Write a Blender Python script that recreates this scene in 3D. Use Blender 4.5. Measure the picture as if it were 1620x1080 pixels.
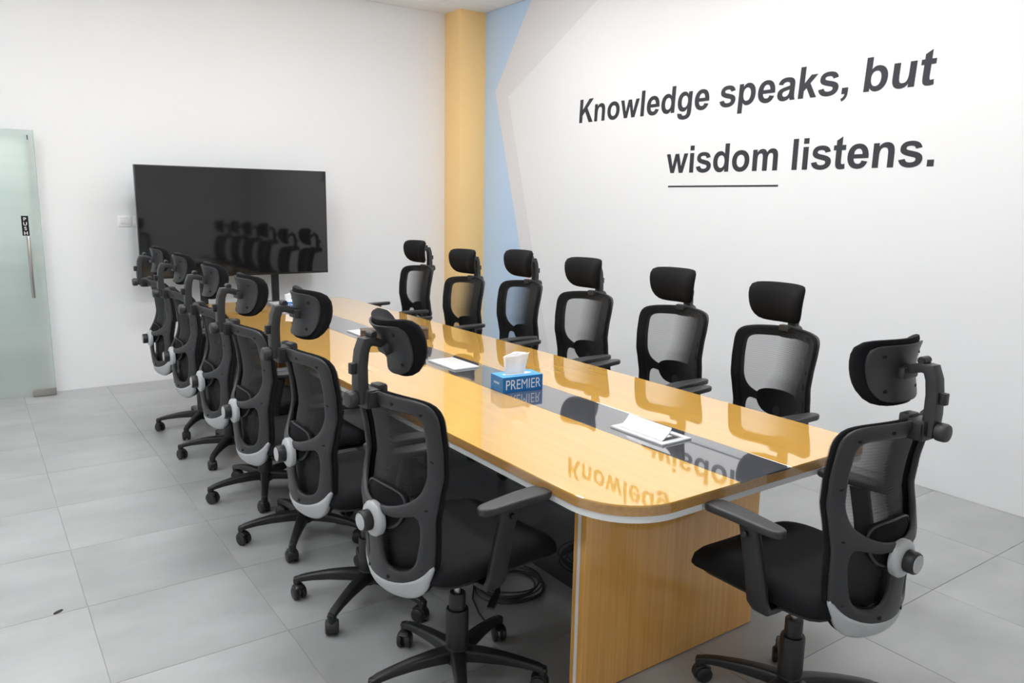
import bpy, bmesh, math, random
from mathutils import Vector, Matrix, Euler
from mathutils.geometry import delaunay_2d_cdt

random.seed(7)
SC = bpy.context.scene
COL = SC.collection
for o in list(bpy.data.objects):
    bpy.data.objects.remove(o)
PI = math.pi

# ------------------------------------------------------------------ camera
YAW, PITCH, ROLL, FPX = -0.61469, 0.17988, 0.01787, 1219.287
CAMLOC = Vector((-1.3242, 1.2752, 1.6085))
fw = Vector((math.cos(PITCH) * math.cos(YAW), math.cos(PITCH) * math.sin(YAW), -math.sin(PITCH)))
rt = Vector((math.sin(YAW), -math.cos(YAW), 0))
up = rt.cross(fw)
rt2 = rt * math.cos(ROLL) + up * math.sin(ROLL)
up2 = rt2.cross(fw)
cam_data = bpy.data.cameras.new('camera')
cam = bpy.data.objects.new('camera', cam_data)
COL.objects.link(cam)
M3 = Matrix((rt2, up2, -fw)).transposed()
cam.matrix_world = Matrix.Translation(CAMLOC) @ M3.to_4x4()
cam_data.sensor_width = 36.0
cam_data.lens = 36.0 * FPX / 1620.0
cam_data.clip_start = 0.05
SC.camera = cam

# ------------------------------------------------------------------ world, exposure
world = bpy.data.worlds.new('world')
SC.world = world
world.use_nodes = True
wn = world.node_tree.nodes['Background']
wn.inputs[0].default_value = (0.9, 0.95, 1.0, 1)
wn.inputs[1].default_value = 0.25
vs = SC.view_settings
vs.view_transform = 'Standard'
vs.look = 'None'
vs.gamma = 1.0
vs.use_curve_mapping = False
vs.exposure = 0.0
SC.cycles.caustics_reflective = False
PANEL_STRENGTH = 22.5


# ------------------------------------------------------------------ materials
def new_mat(name, color=(.5, .5, .5), rough=.5, metal=0.0, spec=.5, coat=0.0, coat_rough=.03):
    m = bpy.data.materials.new(name)
    m.use_nodes = True
    b = m.node_tree.nodes['Principled BSDF']
    b.inputs['Base Color'].default_value = (*color, 1)
    b.inputs['Roughness'].default_value = rough
    b.inputs['Metallic'].default_value = metal
    b.inputs['Specular IOR Level'].default_value = spec
    b.inputs['Coat Weight'].default_value = coat
    b.inputs['Coat Roughness'].default_value = coat_rough
    b.inputs['Coat IOR'].default_value = 1.8
    return m


def nd(m, typ, **kw):
    n = m.node_tree.nodes.new(typ)
    for k, v in kw.items():
        setattr(n, k, v)
    return n


def lk(m, a, b):
    m.node_tree.links.new(a, b)


def bsdf(m):
    return m.node_tree.nodes['Principled BSDF']


def coords(m, scale=(1, 1, 1), kind='Object'):
    tc = nd(m, 'ShaderNodeTexCoord')
    mp = nd(m, 'ShaderNodeMapping')
    mp.inputs['Scale'].default_value = scale
    lk(m, tc.outputs[kind], mp.inputs['Vector'])
    return mp.outputs['Vector']


def ramp(m, fac, stops):
    r = nd(m, 'ShaderNodeValToRGB')
    els = r.color_ramp.elements
    while len(els) < len(stops):
        els.new(.5)
    for e, (p, c) in zip(els, stops):
        e.position = p
        e.color = (*c, 1)
    lk(m, fac, r.inputs['Fac'])
    return r.outputs['Color']


def bump(m, height, strength=.2, dist=.002):
    b = nd(m, 'ShaderNodeBump')
    b.inputs['Strength'].default_value = strength
    b.inputs['Distance'].default_value = dist
    lk(m, height, b.inputs['Height'])
    lk(m, b.outputs['Normal'], bsdf(m).inputs['Normal'])


def noise(m, vec, scale, detail=4, rough=.5):
    n = nd(m, 'ShaderNodeTexNoise')
    n.inputs['Scale'].default_value = scale
    n.inputs['Detail'].default_value = detail
    n.inputs['Roughness'].default_value = rough
    lk(m, vec, n.inputs['Vector'])
    return n.outputs['Fac']


def grain_plastic(name, color, rough, bs=.12):
    m = new_mat(name, color, rough)
    bump(m, noise(m, coords(m), 900, 2), bs, .0006)
    return m


def wood(name, c1, c2, axis, coat, rough, coat_rough=.02):
    """laminate wood: fine streaks along one axis"""
    m = new_mat(name, c1, rough, coat=coat, coat_rough=coat_rough)
    s = {'x': (.55, 9, 9), 'z': (9, 9, .5)}[axis]
    s2 = {'x': (1.6, 90, 90), 'z': (70, 70, 1.2)}[axis]
    n1 = noise(m, coords(m, s), 2.2, 5, .6)
    n2 = noise(m, coords(m, s2), 1.3, 3, .5)
    mx = nd(m, 'ShaderNodeMath', operation='MULTIPLY_ADD')
    mx.inputs[1].default_value = .55
    lk(m, n2, mx.inputs[0])
    ma = nd(m, 'ShaderNodeMath', operation='MULTIPLY')
    ma.inputs[1].default_value = .45
    lk(m, n1, ma.inputs[0])
    lk(m, ma.outputs[0], mx.inputs[2])
    lk(m, ramp(m, mx.outputs[0], [(.34, c2), (.62, c1)]), bsdf(m).inputs['Base Color'])
    return m


M = {}
M['wall'] = new_mat('white_wall_paint', (.87, .875, .88), .6)
bump(M['wall'], noise(M['wall'], coords(M['wall']), 120, 3), .04, .001)
M['blue_paint'] = new_mat('blue_wall_paint', (.56, .74, .97), .55)
M['grey_paint'] = new_mat('grey_wall_paint', (.81, .80, .825), .55)
M['orange'] = new_mat('orange_paint', (1.0, .68, .295), .45)
M['ceiling'] = new_mat('ceiling_tile', (.955, .955, .96), .8)
M['grid'] = new_mat('ceiling_grid', (.75, .75, .75), .6)
M['letter'] = new_mat('dark_slate_vinyl', (.024, .026, .033), .6)

# floor tile: cloudy cement porcelain, each tile with its own cloud
m = M['tile'] = new_mat('grey_porcelain_tile', (.4, .4, .4), .3)
tc = nd(m, 'ShaderNodeTexCoord')
oi = nd(m, 'ShaderNodeObjectInfo')
va = nd(m, 'ShaderNodeVectorMath', operation='MULTIPLY_ADD')
cmb = nd(m, 'ShaderNodeCombineXYZ')
for i in range(3):
    lk(m, oi.outputs['Random'], cmb.inputs[i])
va.inputs[1].default_value = (37, 53, 11)
lk(m, cmb.outputs[0], va.inputs[0])
lk(m, tc.outputs['Object'], va.inputs[2])
mp = nd(m, 'ShaderNodeMapping')
mp.inputs['Scale'].default_value = (1.0, .55, 1)
lk(m, va.outputs[0], mp.inputs['Vector'])
n1 = noise(m, mp.outputs[0], 3.2, 6, .55)
r1 = ramp(m, n1, [(.1, (.275, .28, .28)), (.9, (.515, .52, .52))])
mul = nd(m, 'ShaderNodeMix', data_type='RGBA', blend_type='MULTIPLY')
mul.inputs['Factor'].default_value = 1
lk(m, r1, mul.inputs['A'])
r2 = ramp(m, oi.outputs['Random'], [(0, (.94, .94, .94)), (1, (1.03, 1.03, 1.03))])
lk(m, r2, mul.inputs['B'])
lk(m, mul.outputs['Result'], bsdf(m).inputs['Base Color'])
lk(m, ramp(m, n1, [(.1, (.25,) * 3), (.9, (.38,) * 3)]), bsdf(m).inputs['Roughness'])
M['grout'] = new_mat('grey_grout', (.44, .44, .43), .8)

WA, WB = (.80, .45, .095), (.72, .395, .078)
M['wood_top'] = wood('glossy_oak_laminate', WA, WB, 'x', 1.0, .05)
M['wood_edge'] = wood('oak_edge_band', (.58, .32, .105), (.46, .24, .075), 'x', .6, .2)
M['wood_panel'] = wood('oak_panel_upright', (.92, .49, .13), (.76, .37, .085), 'z', .5, .25)
M['inlay'] = new_mat('dark_grey_gloss_inlay', (.085, .088, .10), .06, coat=1.0, coat_rough=.015)
M['dark_panel'] = new_mat('charcoal_gloss_panel', (.030, .030, .036), .08, coat=1.0, coat_rough=.02)
M['white_edge'] = new_mat('white_edge_band', (.90, .91, .90), .35)

M['plastic'] = grain_plastic('charcoal_plastic', (.030, .030, .032), .42)
M['plastic_dark'] = grain_plastic('black_plastic', (.015, .015, .016), .40)
M['hole'] = new_mat('dark_hole', (.004, .004, .004), .9)
M['silver'] = new_mat('silver_grey_plastic', (.50, .51, .52), .38, metal=.15)
m = M['fabric'] = new_mat('black_fabric', (.0075, .0075, .0088), .85, spec=.2)
bump(m, noise(m, coords(m), 700, 2), .10, .0006)
M['border'] = new_mat('black_border_fabric', (.008, .008, .009), .8, spec=.2)

# see-through woven mesh: threads cover about half when seen square on, more at a slant
m = M['mesh'] = new_mat('black_woven_mesh', (.014, .014, .015), .7)
out = m.node_tree.nodes['Material Output']
tr = nd(m, 'ShaderNodeBsdfTransparent')
mix = nd(m, 'ShaderNodeMixShader')
lw = nd(m, 'ShaderNodeLayerWeight')
lw.inputs['Blend'].default_value = .5
wv = nd(m, 'ShaderNodeTexWave', bands_direction='Z')
wv.inputs['Scale'].default_value = 34
lk(m, coords(m), wv.inputs['Vector'])
cov = nd(m, 'ShaderNodeMapRange')
cov.inputs['From Min'].default_value = .15
cov.inputs['From Max'].default_value = .58
cov.inputs['To Min'].default_value = .21
cov.inputs['To Max'].default_value = .92
lk(m, lw.outputs['Facing'], cov.inputs['Value'])
ad = nd(m, 'ShaderNodeMath', operation='MULTIPLY_ADD')
ad.inputs[1].default_value = .05
lk(m, wv.outputs['Fac'], ad.inputs[0])
lk(m, cov.outputs[0], ad.inputs[2])
lk(m, ad.outputs[0], mix.inputs['Fac'])
lk(m, tr.outputs[0], mix.inputs[1])
lk(m, bsdf(m).outputs[0], mix.inputs[2])
lk(m, mix.outputs[0], out.inputs['Surface'])
bump(m, wv.outputs['Fac'], .5, .002)

M['steel'] = new_mat('brushed_steel', (.50, .47, .45), .32, metal=1.0)
M['alu'] = new_mat('satin_aluminium', (.80, .81, .82), .35, metal=.35)
M['cavity_shade'] = new_mat('shaded_socket_cavity', (.03, .03, .03), .6)
M['screen'] = new_mat('black_glass_screen', (.008, .008, .009), .05, spec=.72)
M['bezel'] = new_mat('black_bezel', (.012, .012, .012), .35)
M['tv_edge'] = new_mat('grey_tv_edge', (.16, .19, .20), .3, metal=.6)
M['blue_box'] = new_mat('blue_printed_card', (.003, .15, .46), .45)
M['blue_top'] = new_mat('light_blue_card', (.09, .40, .80), .38)
M['print_white'] = new_mat('white_print', (.80, .86, .90), .5)
M['tissue'] = new_mat('white_tissue', (.90, .90, .90), .9)
M['brown'] = new_mat('dark_taupe_wood', (.085, .062, .045), .4)
M['switch'] = new_mat('white_switch_plastic', (.94, .94, .94), .35)
M['switch_gap'] = new_mat('grey_switch_plastic', (.74, .74, .74), .35)
M['sign_black'] = new_mat('black_acrylic_sign', (.006, .006, .007), .2)
M['sign_white'] = new_mat('white_sign_print', (.85, .85, .85), .5)
M['cable'] = new_mat('black_rubber_cable', (.045, .045, .048), .5)
M['scrap'] = new_mat('dark_scrap', (.03, .025, .02), .8)
M['corridor'] = new_mat('corridor_paint', (.80, .84, .82), .7)

# frosted glass with faint horizontal bands of varying tint
m = M['glass'] = new_mat('frosted_green_glass', (.84, .93, .89), .45)
bsdf(m).inputs['Transmission Weight'].default_value = .80
bsdf(m).inputs['IOR'].default_value = 1.45
wv = nd(m, 'ShaderNodeTexNoise', noise_dimensions='1D')
sp = nd(m, 'ShaderNodeSeparateXYZ')
tcg = nd(m, 'ShaderNodeTexCoord')
lk(m, tcg.outputs['Object'], sp.inputs[0])
lk(m, sp.outputs['Z'], wv.inputs['W'])
wv.inputs['Scale'].default_value = 3.5
wv.inputs['Detail'].default_value = 3
lk(m, ramp(m, wv.outputs['Fac'], [(.3, (.74, .81, .78)), (.7, (.88, .925, .905))]), bsdf(m).inputs['Base Color'])
M['glass_edge'] = new_mat('green_glass_edge', (.45, .60, .55), .2)

m = M['lamp'] = new_mat('lamp_diffuser', (.9, .9, .9), .5)
bsdf(m).inputs['Emission Color'].default_value = (.975, .995, 1.015, 1)
bsdf(m).inputs['Emission Strength'].default_value = PANEL_STRENGTH
m = M['door_backlight'] = new_mat('door_backlight_diffuser', (.9, .9, .9), .5)
bsdf(m).inputs['Emission Color'].default_value = (.95, 1, .98, 1)
bsdf(m).inputs['Emission Strength'].default_value = 15.0
M['lamp_frame'] = new_mat('white_lamp_frame', (.8, .8, .8), .5)


# ------------------------------------------------------------------ mesh helpers
class MB:
    def __init__(s):
        s.v, s.f, s.mi, s.cur = [], [], [], 0

    def add(s, verts, faces):
        n = len(s.v)
        s.v += [Vector(v) for v in verts]
        s.f += [[i + n for i in f] for f in faces]
        s.mi += [s.cur] * len(faces)
        return s

    def box(s, x0, x1, y0, y1, z0, z1, bev=0.0, mat=None):
        bm = bmesh.new()
        bmesh.ops.create_cube(bm, size=1)
        for v in bm.verts:
            v.co = Vector(((x0 + x1) / 2 + v.co.x * (x1 - x0), (y0 + y1) / 2 + v.co.y * (y1 - y0),
                           (z0 + z1) / 2 + v.co.z * (z1 - z0)))
        if bev:
            bmesh.ops.bevel(bm, geom=bm.edges[:], offset=bev, segments=2, profile=.6, affect='EDGES')
        s.bm(bm, mat)
        return s

    def bm(s, bm, mat=None):
        bm.verts.ensure_lookup_table()
        bm.verts.index_update()
        vs_ = [(mat @ v.co if mat else v.co.copy()) for v in bm.verts]
        s.add(vs_, [[v.index for v in f.verts] for f in bm.faces])
        bm.free()

    def lathe(s, prof, seg=24, mat=None):
        """prof: (radius, z) list, closed with caps when the radius is zero at the ends"""
        vs_, fs = [], []
        for (r, z) in prof:
            for k in range(seg):
                a = 2 * PI * k / seg
                v = Vector((r * math.cos(a), r * math.sin(a), z))
                vs_.append(mat @ v if mat else v)
        for i in range(len(prof) - 1):
            for k in range(seg):
                a, b = i * seg + k, i * seg + (k + 1) % seg
                fs.append([a, b, b + seg, a + seg])
        fs.append(list(range(seg - 1, -1, -1)))
        n = (len(prof) - 1) * seg
        fs.append([n + k for k in range(seg)])
        s.add(vs_, fs)
        return s

    def sweep(s, path, section, closed=False, upv=Vector((0, 0, 1)), sizes=None, cap=True):
        """section: 2D loop (side, up); sizes: per-point (ws, hs) scale"""
        n = len(path)
        path = [Vector(p) for p in path]
        vs_, fs = [], []
        k = len(section)
        for i, p in enumerate(path):
            if closed:
                t = path[(i + 1) % n] - path[i - 1]
            else:
                t = path[min(i + 1, n - 1)] - path[max(i - 1, 0)]
            t.normalize()
            side = t.cross(upv)
            if side.length < 1e-4:
                side = Vector((1, 0, 0))
            side.normalize()
            u = side.cross(t)
            a, b = sizes[i] if sizes else (1, 1)
            for (x, y) in section:
                vs_.append(p + side * x * a + u * y * b)
        m_ = n if closed else n - 1
        for i in range(m_):
            for j in range(k):
                a, b = i * k + j, i * k + (j + 1) % k
                c, d = ((i + 1) % n) * k + (j + 1) % k, ((i + 1) % n) * k + j
                fs.append([a, b, c, d])
        if cap and not closed:
            fs.append(list(range(k - 1, -1, -1)))
            fs.append([(n - 1) * k + j for j in range(k)])
        s.add(vs_, fs)
        return s

    def mesh(s, name, mats, smooth=38):
        me = bpy.data.meshes.new(name)
        me.from_pydata([tuple(v) for v in s.v], [], s.f)
        for m_ in (mats if isinstance(mats, (list, tuple)) else [mats]):
            me.materials.append(m_)
        me.polygons.foreach_set('material_index', s.mi)
        bm = bmesh.new()
        bm.from_mesh(me)
        bmesh.ops.recalc_face_normals(bm, faces=bm.faces[:])
        bm.to_mesh(me)
        bm.free()
        if smooth:
            me.shade_smooth()
            me.set_sharp_from_angle(angle=math.radians(smooth))
        return me


def obj(name, me, parent=None, loc=(0, 0, 0), rot=(0, 0, 0)):
    if isinstance(me, tuple):
        mb, mats = me[0], me[1]
        me = mb.mesh(name, mats, *(me[2:]))
    o = bpy.data.objects.new(name, me)
    COL.objects.link(o)
    o.parent = parent
    o.location = loc
    o.rotation_euler = rot
    return o


def tag(o, label, cat, group=None, kind=None):
    o['label'] = label
    o['category'] = cat
    if group:
        o['group'] = group
    if kind:
        o['kind'] = kind
    return o


def empty(name, loc=(0, 0, 0), rz=0.0):
    o = bpy.data.objects.new(name, None)
    o.empty_display_size = .1
    COL.objects.link(o)
    o.location = loc
    o.rotation_euler = (0, 0, rz)
    return o


def dup(o, parent=None):
    c = o.copy()
    COL.objects.link(c)
    c.parent = parent
    for ch in list(o.children):
        dup(ch, c)
    return c


def struct(o):
    o['kind'] = 'structure'
    return o


def chaikin(pts, it=2, closed=True):
    for _ in range(it):
        q = []
        n = len(pts)
        for i in range(n if closed else n - 1):
            a, b = pts[i], pts[(i + 1) % n]
            q.append((a[0] * .75 + b[0] * .25, a[1] * .75 + b[1] * .25))
            q.append((a[0] * .25 + b[0] * .75, a[1] * .25 + b[1] * .75))
        if not closed:
            q = [pts[0]] + q + [pts[-1]]
        pts = q
    return pts


def resample(pts, step):
    out_ = []
    n = len(pts)
    tot = sum(math.dist(pts[i], pts[(i + 1) % n]) for i in range(n))
    k = max(12, int(tot / step))
    d, i, acc = tot / k, 0, 0.0
    target = 0.0
    seg = math.dist(pts[0], pts[1 % n])
    for j in range(k):
        target = j * d
        while acc + seg < target:
            acc += seg
            i += 1
            seg = math.dist(pts[i % n], pts[(i + 1) % n])
        t = (target - acc) / seg if seg else 0
        a, b = pts[i % n], pts[(i + 1) % n]
        out_.append((a[0] + (b[0] - a[0]) * t, a[1] + (b[1] - a[1]) * t))
    return out_


def inside(p, poly):
    c = False
    n = len(poly)
    j = n - 1
    for i in range(n):
        if (poly[i][1] > p[1]) != (poly[j][1] > p[1]):
            x = (poly[j][0] - poly[i][0]) * (p[1] - poly[i][1]) / (poly[j][1] - poly[i][1]) + poly[i][0]
            if p[0] < x:
                c = not c
        j = i
    return c


def seg_dist(p, loops):
    best = 1e9
    for L in loops:
        n = len(L)
        for i in range(n):
            ax, ay = L[i]
            bx, by = L[(i + 1) % n]
            dx, dy = bx - ax, by - ay
            q = dx * dx + dy * dy
            t = ((p[0] - ax) * dx + (p[1] - ay) * dy) / q if q else 0
            t = 0 if t < 0 else 1 if t > 1 else t
            ex, ey = ax + dx * t - p[0], ay + dy * t - p[1]
            d = ex * ex + ey * ey
            if d < best:
                best = d
    return math.sqrt(best)


def plate(outer, holes, surf, tb, tf, r, grid, step, p0=.35, mb=None):
    """A rounded plate: 2D outline with holes, lifted onto surf(u, v) -> (point, normal);
    tb / tf are the thicknesses on the normal's side and on the other side, r the edge rounding."""
    loops = [resample(outer, step)] + [resample(h, step) for h in holes]
    pts, edges = [], []
    for L in loops:
        n0 = len(pts)
        pts += L
        edges += [(n0 + i, n0 + (i + 1) % len(L)) for i in range(len(L))]
    nb = len(pts)

    def ok(p):
        return inside(p, loops[0]) and not any(inside(p, h) for h in loops[1:])
    extra = []
    for d in (r * .12, r * .45, r):
        if d < 1e-5:
            continue
        for L in loops:
            n = len(L)
            for i in range(n):
                a, b = L[i - 1], L[(i + 1) % n]
                tx, ty = b[0] - a[0], b[1] - a[1]
                q = math.hypot(tx, ty) or 1
                for sg in (1, -1):
                    p = (L[i][0] - ty / q * d * sg, L[i][1] + tx / q * d * sg)
                    if ok(p) and seg_dist(p, loops) > d * .93:
                        extra.append(p)
    xs = [p[0] for p in loops[0]]
    ys = [p[1] for p in loops[0]]
    nx, ny = int((max(xs) - min(xs)) / grid) + 1, int((max(ys) - min(ys)) / grid) + 1
    for i in range(1, nx):
        for j in range(1, ny):
            p = (min(xs) + (max(xs) - min(xs)) * i / nx, min(ys) + (max(ys) - min(ys)) * j / ny)
            if ok(p) and seg_dist(p, loops) > r + grid * .35:
                extra.append(p)
    V, E_, F_, ov, oe, of = delaunay_2d_cdt([Vector(p) for p in pts + extra], edges, [], 0, 1e-6)
    tris = []
    for f in F_:
        c = (sum(V[i][0] for i in f) / len(f), sum(V[i][1] for i in f) / len(f))
        if ok(c):
            tris.append(list(f))
    vs_, bk, ft = [], {}, {}
    used = sorted({i for t in tris for i in t})
    for i in used:
        d = seg_dist(V[i], loops)
        q = min(d / r, 1.0) if r else 1.0
        pr = p0 + (1 - p0) * math.sqrt(max(0, 1 - (1 - q) ** 2))
        P, N = surf(V[i][0], V[i][1])
        bk[i] = len(vs_)
        vs_.append(P + N * tb * pr)
        ft[i] = len(vs_)
        vs_.append(P - N * tf * pr)
    fs = [[bk[i] for i in t] for t in tris] + [[ft[i] for i in reversed(t)] for t in tris]
    cnt = {}
    for t in tris:
        for a, b in zip(t, t[1:] + t[:1]):
            cnt[(a, b)] = 1
    for (a, b) in cnt:
        if (b, a) not in cnt:
            fs.append([bk[b], bk[a], ft[a], ft[b]])
    mb = mb or MB()
    mb.add(vs_, fs)
    return mb


def interp(tab, z):
    if z <= tab[0][0]:
        return tab[0][1]
    for (a, va_), (b, vb) in zip(tab, tab[1:]):
        if z <= b:
            t = (z - a) / (b - a)
            t = t * t * (3 - 2 * t) * .35 + t * .65
            return va_ + (vb - va_) * t
    return tab[-1][1]


def mirror_x(half):
    """closed outline from the right half, bottom centre to top centre"""
    return half + [(-x, y) for x, y in reversed(half) if abs(x) > 1e-6]


def rrect(w, h, r, n=5):
    pts = []
    for cx, cy, a0 in ((w - r, h - r, 0), (-w + r, h - r, 90), (-w + r, -h + r, 180), (w - r, -h + r, 270)):
        for k in range(n + 1):
            a = math.radians(a0 + 90 * k / n)
            pts.append((cx + r * math.cos(a), cy + r * math.sin(a)))
    return pts


RQ = rrect(1, 1, .22, 2)
RS = rrect(1, 1, .45, 3)          # unit rounded-square section
CS = [(math.cos(2 * PI * k / 10), math.sin(2 * PI * k / 10)) for k in range(10)]


def text_mesh(body, bold, mat, depth=.0, name='text'):
    """glyph outlines of Blender's built-in font as a mesh (unit size), with its bounds"""
    cu = bpy.data.curves.new(name, 'FONT')
    cu.body = body
    cu.offset = bold
    cu.extrude = depth
    cu.resolution_u = 6
    o = bpy.data.objects.new(name, cu)
    COL.objects.link(o)
    dg = bpy.context.evaluated_depsgraph_get()
    me = bpy.data.meshes.new_from_object(o.evaluated_get(dg))
    bpy.data.objects.remove(o)
    bpy.data.curves.remove(cu)
    me.materials.clear()
    me.materials.append(mat)
    xs = [v.co.x for v in me.vertices]
    ys = [v.co.y for v in me.vertices]
    return me, (min(xs), max(xs), min(ys), max(ys)) if xs else (0, 0, 0, 0)


# ------------------------------------------------------------------ room shell
XB, YR, HC = 5.876, -3.203, 3.464          # back wall, lettered wall, ceiling
XF, YL = -3.2, 3.4                          # walls behind the camera
T = .15
struct(obj('wall_back', (MB().box(XB, XB + T, YR - T, .84, 0, HC).box(XB, XB + T, 1.76, YL + T, 0, HC)
                         .box(XB, XB + T, .84, 1.76, 2.05, HC), M['wall'], 0)))
struct(obj('wall_left', (MB().box(XF - T, XB + T, YL, YL + T, 0, HC), M['wall'], 0)))
struct(obj('wall_front', (MB().box(XF - T, XF, YR - T, YL, 0, HC), M['wall'], 0)))

# lettered wall: one wall face split along the painted shapes
BT, BM_, BB = 4.796, 5.388, 4.55            # blue edge: top, kink, floor
GT, GM, GB = 3.496, 5.159, 4.345            # grey edge
ZB, ZG = 2.682, 2.617
wv_ = [(XB, 0), (BB, 0), (GB, 0), (XF, 0), (XF, HC), (GT, HC), (BT, HC), (XB, HC), (BM_, ZB), (GM, ZG)]
mb = MB()
P3 = [(x, YR, z) for x, z in wv_]
mb.cur = 1
mb.add(P3, [[0, 1, 8, 6, 7]])
mb.cur = 2
mb.add(P3, [[1, 2, 9, 5, 6, 8]])
mb.cur = 0
mb.add(P3, [[2, 3, 4, 5, 9]])
mb.box(XF - T, XB + T, YR - T, YR - .002, 0, HC)
struct(obj('wall_right', (mb, [M['wall'], M['blue_paint'], M['grey_paint']], 0)))

# orange boxed column in the corner
struct(obj('trim_1', (MB().box(5.578, XB + .01, YR - .01, -2.901, 0, HC + .01, .004), M['orange'], 20)))

# floor and its tiles
floor = struct(obj('floor', (MB().box(XF - T, XB + .02, YR - .02, YL + T, -.06, -.003), M['grout'], 0)))
PIT, TX0, TY0, GAP = .5995, .132, .4125, .0011
tile_cache = {}


def tile_mesh(x0, x1, y0, y1, key, name, mat, th, bev, cache):
    if key not in cache:
        w, h = (x1 - x0) / 2 - GAP, (y1 - y0) / 2 - GAP
        b = bev
        vs_ = []
        for z, e in ((-th, 0), (-b, 0), (0, b)):
            vs_ += [(-w + e, -h + e, z), (w - e, -h + e, z), (w - e, h - e, z), (-w + e, h - e, z)]
        fs = [[8, 9, 10, 11]]
        for l in (0, 4):
            for k in range(4):
                fs.append([l + k, l + (k + 1) % 4, l + 4 + (k + 1) % 4, l + 4 + k])
        cache[key] = MB().add(vs_, fs).mesh(name, mat, 0)
    return cache[key]


def cells(a0, a1, origin, pitch):
    k = math.floor((a0 - origin) / pitch)
    out_ = []
    while origin + k * pitch < a1 - 1e-6:
        lo, hi = max(a0, origin + k * pitch), min(a1, origin + (k + 1) * pitch)
        if hi - lo > .01:
            out_.append((lo, hi))
        k += 1
    return out_


for (x0, x1) in cells(XF, XB, TX0, PIT):
    for (y0, y1) in cells(YR, YL, TY0, PIT):
        key = (round(x1 - x0, 3), round(y1 - y0, 3))
        obj('floor_tile', tile_mesh(x0, x1, y0, y1, key, 'floor_tile', M['tile'], .01, .0006, tile_cache), floor,
            ((x0 + x1) / 2, (y0 + y1) / 2, 0))

# ceiling: slab, panels, and lamp panels in the grid
ceil = struct(obj('ceiling', (MB().box(XF - T, XB + T, YR - T, YL + T, HC + .012, HC + .1), M['grid'], 0)))
CP, CX0, CY0 = .6, 5.30, -2.643
LX = [3.8, 2.0, .2]
LY = [-1.743, .057, 1.857]
ceil_cache = {}
for (x0, x1) in cells(XF, XB, CX0, CP):
    for (y0, y1) in cells(YR, YL, CY0, CP):
        cx, cy = (x0 + x1) / 2, (y0 + y1) / 2
        if any(abs(cx - a) < .05 for a in LX) and any(abs(cy - b) < .05 for b in LY):
            continue
        key = (round(x1 - x0, 3), round(y1 - y0, 3))
        obj('ceiling_tile', tile_mesh(x0, x1, y0, y1, key, 'ceiling_tile', M['ceiling'], .012, .004, ceil_cache), ceil,
            (cx, cy, HC), (PI, 0, 0))

lamp_frame = MB()
for a in ((-.297, .297, -.297, -.27), (-.297, .297, .27, .297), (-.297, -.27, -.27, .27), (.27, .297, -.27, .27)):
    lamp_frame.box(*a, -.004, .012)
lamp0 = empty('ceiling_light')
obj('frame', (lamp_frame, M['lamp_frame'], 0), lamp0)
obj('diffuser', (MB().box(-.2695, .2695, -.2695, .2695, -.045, .010), M['lamp'], 0), lamp0)  # drops below the ceiling so its glowing sides brighten it
rows = ['by lettered wall', 'along the middle', 'on the door side']
cols = ['first', 'second', 'third', 'fourth']
for i, x in enumerate(LX):
    for j, y in enumerate(LY):
        t = lamp0 if (i, j) == (0, 0) else dup(lamp0)
        t.location = (x, y, HC)
        tag(t, 'square ceiling light panel, %s from the screen wall, row %s' % (cols[i], rows[j]),
            'ceiling light', 'ceiling light panels with dropped diffusers')

# corridor behind the glass door
struct(obj('wall_corridor', (MB().box(XB + 1.5, XB + 1.6, -.2, 3.2, 0, 2.6).box(XB + T, XB + 1.5, -.3, -.2, 0, 2.6)
                             .box(XB + T, XB + 1.5, 3.2, 3.3, 0, 2.6), M['corridor'], 0)))
struct(obj('ceiling_corridor', (MB().box(XB + T, XB + 1.6, -.3, 3.3, 2.6, 2.7), M['corridor'], 0)))
struct(obj('floor_corridor', (MB().box(XB + .02, XB + 1.6, -.3, 3.3, -.06, 0), M['tile'], 0)))
cl = empty('ceiling_light', (XB + .8, 1.3, 2.6))  # unseen lamp added to light the frosted door from behind
obj('frame', (MB().box(-.2, .2, -.65, .65, -.03, -.001, .005), M['lamp_frame'], 0), cl)
obj('diffuser', (MB().box(-.18, .18, -.63, .63, -.036, -.03), M['door_backlight'], 0), cl)
tag(cl, 'long unseen light panel added in the corridor to backlight the glass door', 'ceiling light')

# ------------------------------------------------------------------ glass door
XD = 5.766
door = struct(obj('door_1', (MB().box(XD, XD + .012, .792, 1.80, .012, 2.078, .002), M['glass'], 0)))
obj('glass_edge', (MB().box(XD - .0006, XD + .0126, .7885, .7918, .012, 2.078), M['glass_edge'], 0), door)
obj('patch_lock', (MB().box(XD - .012, XD + .024, .786, .95, .004, .058, .003), M['steel'], 20), door)
h = obj('door_handle', (MB().lathe([(.011, .80), (.0125, .803), (.0125, 1.272), (.011, 1.275)], 16), M['steel']), door,
        (XD - .05, .886, 0))
for z in (.87, 1.20):
    obj('handle_standoff', (MB().lathe([(.008, 0), (.008, .045)], 12, Matrix.Rotation(PI / 2, 4, 'Y')), M['steel']), h,
        (.004, 0, z))
sg = obj('push_sign', (MB().box(XD - .004, XD - .0005, .872, .919, 1.280, 1.432, .001), M['sign_black'], 0), door)
WALLX = Matrix(((0, 0, -1, 0), (-1, 0, 0, 0), (0, 1, 0, 0), (0, 0, 0, 1)))   # text facing -x
for i, ch in enumerate('PUSH'):
    me, (a, b, c, d) = text_mesh(ch, .015, M['sign_white'], 0, 'sign_letter')
    s_ = .026 / (d - c)
    me.transform(Matrix.Translation((XD - .0046, .8955, 1.3935 - .0355 * i)) @ WALLX @ Matrix.Diagonal((s_ * 1.05, s_, s_, 1))
                 @ Matrix.Translation((-(a + b) / 2, -c, 0)))
    obj('sign_letter', me, sg)
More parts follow.
